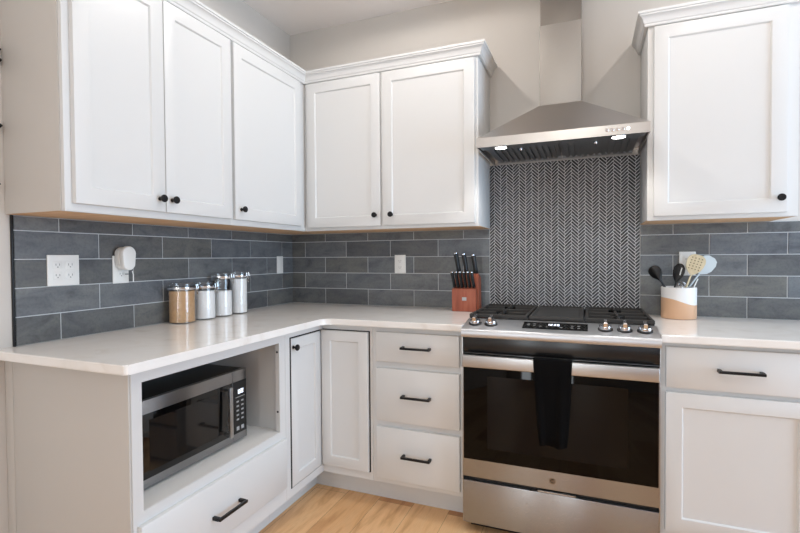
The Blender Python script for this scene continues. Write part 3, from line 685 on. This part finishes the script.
# ------------------------------------------------------------ knife block
t = thing('knife_block', (1.225, -.11, .9142), 'reddish cherry wood block for knives, left of the cooker', 'knife block')
KX0, KX1 = 1.156, 1.290
bm = new(); prism(bm, [(0, -.163, .9142), (0, -.165, 1.040), (0, -.124, 1.044), (0, -.124, .9142)], (KX0, 0, 0), (KX1, 0, 0)); bmesh.ops.bevel(bm, geom=list(bm.edges), offset=.002, segments=2, affect='EDGES'); finish('front_block', bm, CHERRY, t)
bm = new(); prism(bm, [(0, -.1235, .9142), (0, -.1235, 1.040), (0, -.130, 1.100), (0, -.118, 1.122), (0, -.060, 1.100), (0, -.045, .9142)], (KX0+.008, 0, 0), (KX1+.006, 0, 0)); bmesh.ops.bevel(bm, geom=list(bm.edges), offset=.002, segments=2, affect='EDGES'); finish('rear_block', bm, CHERRY, t)
bm = new(); box(bm, 1.214, 1.238, -.1662, -.1652, .975, .993); finish('badge', bm, GREYMARK, t)
LABELS = ['first steak knife from the left in the front row of the block', 'second steak knife from the left in the front row of the block', 'third steak knife from the left in the front row of the block', 'fourth steak knife from the left in the front row of the block', 'fifth steak knife from the left in the front row of the block', 'rightmost steak knife in the front row of the block']
def knife(base, d, ln, wd, label, group):
    k = thing('knife', base, label, 'knife', group); d = Vector(d).normalized(); b_ = Vector(base)
    bm = new(); c = b_+d*.001
    tube(bm, [c, c+d*.004, c+d*ln*.35, c+d*ln*.75, c+d*(ln-.006), c+d*ln], [wd*.75, wd, wd*.85, wd*.95, wd*1.05, wd*.7], 12, flat=.62); h_ = finish('handle', bm, PLASTICB, k)
    bm = new(); c = b_+d*(ln+.0005); tube(bm, [c, c+d*.004, c+d*.006], [wd*.85, wd*.8, wd*.4], 12, flat=.62); finish('end_cap', bm, CHROME, k)
    return k
for i in range(6):
    x = 1.168+i*.0218; knife((x, -.150, 1.0450), (-.10, -.28, 1),   .088, .0105, LABELS[i], 'steak knives in the knife block')
for x, y, z, ln, lab in ((1.182, -.100, 1.119, .118, 'left large black knife standing tall behind the steak knives'), (1.226, -.100, 1.119, .112, 'middle large black knife behind the steak knives'), (1.278, -.098, 1.119, .106, 'right large black knife behind the steak knives')):
    knife((x, y, z), (-.12, -.20, 1), ln, .0145, lab, 'large knives in the knife block')

# ------------------------------------------------------------ utensil crock
KX, KY, KR, KH = 2.259, -.090, .075, .150
bm = new(); lathe(bm, [(KR-.006, 0), (KR-.001, .002), (KR, .006), (KR, KH-.003), (KR-.003, KH), (KR-.006, KH-.002), (KR-.007, .008), (.001, .008)], (KX, KY, .9142), n=48)
tag(finish('utensil_crock', bm, CROCK), 'white stoneware crock with wavy tan base, right of the cooker', 'crock')
def blade(bm, c, up_, side, prof, th, curve=0.0, mi=0):   # flat head: prof = (distance along up, half width)
    up_ = Vector(up_).normalized(); side = (Vector(side)-up_*Vector(side).dot(up_)).normalized(); nn = up_.cross(side)
    ls = []
    for h, w_ in prof:
        o_ = Vector(c)+up_*h; l_ = []
        for k in range(9): s = -1+k/4; l_.append(o_+side*w_*s+nn*(th/2+curve*(s*s-1)))
        for k in range(8, -1, -1): s = -1+k/4; l_.append(o_+side*w_*s+nn*(-th/2+curve*(s*s-1)))
        ls.append(l_)
    rings(bm, ls, mi)
zb_ = .935
def utensil(name, base, top, r, label, cat, hm, head):
    t = thing(name, base, label, cat, 'cooking utensils in the crock'); bm = new(); b_, tp = Vector(base), Vector(top)
    tube(bm, [b_, b_.lerp(tp, .5), tp], [r, r*.9, r*.8], 10, flat=.7); finish('handle', bm, hm, t)
    head(t, tp, (tp-b_).normalized()); return t
def ladle_head(t, tp, d):
    bm = new(); blade(bm, tp-d*.004, V(-.50, 0, .86), (.75, -.35, .5), [(0, .006), (.010, .013), (.026, .024), (.044, .029), (.060, .027), (.072, .017), (.076, .005)], .006, .010); finish('bowl', bm, PLASTICB, t)
def spoon_head(t, tp, d):
    bm = new(); blade(bm, tp-d*.004, d, (1, -.5, 0), [(0, .005), (.012, .012), (.03, .022), (.05, .026), (.07, .024), (.084, .015), (.09, .004)], .003, .006); h_ = finish('bowl', bm, PLASTICB, t)
    bm = new(); tube(bm, [tp+d*.030+V(.006, -.012, 0), tp+d*.066+V(.007, -.012, 0)], .0026, 8); finish('slot_rim', bm, PLASTICW, h_)
HOLE = mat('turner_slots', (120, 106, 84), 0.8)
def turner_head(t, tp, d):
    bm = new(); blade(bm, tp-d*.004, d, (1, .1, -.6), [(0, .006), (.012, .019), (.025, .030), (.045, .037), (.065, .039), (.080, .036), (.090, .028), (.097, .014)], .004); h_ = finish('blade', bm, TANW, t)
    sd_ = (V(1, .1, -.6)-d*V(1, .1, -.6).dot(d)).normalized(); nn = d.cross(sd_); nn = nn if nn.y < 0 else -nn
    bm = new()
    for i in range(4):
        for j in range(5):
            lathe(bm, [(.0030, .0), (.0030, .0003)], tp+d*(.024+j*.013)+sd_*(-.021+i*.014)+nn*.00205, nn, 8)
    finish('holes', bm, HOLE, h_)
BLUEW = mat('pale_blue_silicone', (206, 216, 220), 0.45)
def spat_head(t, tp, d):
    bm = new(); blade(bm, tp-d*.004, d, (1, .1, -.2), [(0, .006), (.015, .026), (.035, .036), (.065, .038), (.085, .030), (.095, .014)], .005); finish('blade', bm, BLUEW, t)
def whisk_head(t, tp, d):
    bm = new(); s = (V(1, 0, 0)-d*d.x).normalized(); n_ = d.cross(s)
    for k in range(4):
        a_ = math.pi*k/4; q = s*math.cos(a_)+n_*math.sin(a_)
        pts = [tp+d*.001+q*.003*math.copysign(1, 1)] + [tp+d*(.055*math.sin(math.pi*i/12)**.8+.002)+q*(.026*math.cos(math.pi*i/12)) for i in range(1, 12)] + [tp+d*.001-q*.003]
        tube(bm, pts, .0012, 6)
    finish('wires', bm, CHROME, t)
utensil('serving_spoon', (2.268, -.078, zb_), (2.180, -.088, 1.100), .007, 'black serving spoon leaning far left out of the crock', 'spoon', PLASTICB, ladle_head)
utensil('slotted_spoon', (2.212, -.100, zb_), (2.246, -.108, 1.092), .0055, 'black slotted spoon rising steeply at the middle of the crock', 'spoon', PLASTICB, spoon_head)
utensil('whisk', (2.292, -.085, zb_), (2.276, -.092, 1.034), .006, 'small wire whisk low in the middle of the crock', 'whisk', TANW, whisk_head)
utensil('slotted_turner', (2.240, -.132, zb_), (2.303, -.138, 1.128), .006, 'beige perforated turner, largest utensil in the crock', 'turner', TANW, turner_head)
utensil('spatula', (2.225, -.060, zb_), (2.352, -.058, 1.130), .0055, 'pale blue-white spatula leaning right behind the beige turner', 'spatula', BLUEW, spat_head)
utensil('stirring_stick', (2.262, -.125, zb_), (2.333, -.118, 1.105), .004, 'thin white stirring stick leaning right in front of the spatula', 'stirring stick', PLASTICW, lambda t, tp, d: None)

# ------------------------------------------------------------ wall ornament at the left edge
t = thing('wall_ornament', (.012, -1.80, 1.45), 'dark metal leaf ornament on the left wall, cut off by the left edge', 'wall ornament')
bm = new(); tube(bm, [(.012, -1.80, 1.45), (.012, -1.785, 1.62), (.012, -1.80, 1.80), (.012, -1.79, 1.98)], .004, 8); finish('stem', bm, BLACK, t)
for z, ln, w_ in ((1.484, .075, .018), (1.680, .085, .020), (1.90, .088, .022), (1.935, .086, .018)):
    bm = new(); blade(bm, (.014, -1.7755, z-.03), (0, 1, .25), (0, -.25, 1), [(0, .002), (ln*.3, w_*.7), (ln*.6, w_), (ln*.85, w_*.6), (ln*1.03, .001)], .002, .003); finish('leaf', bm, BLACK, t)
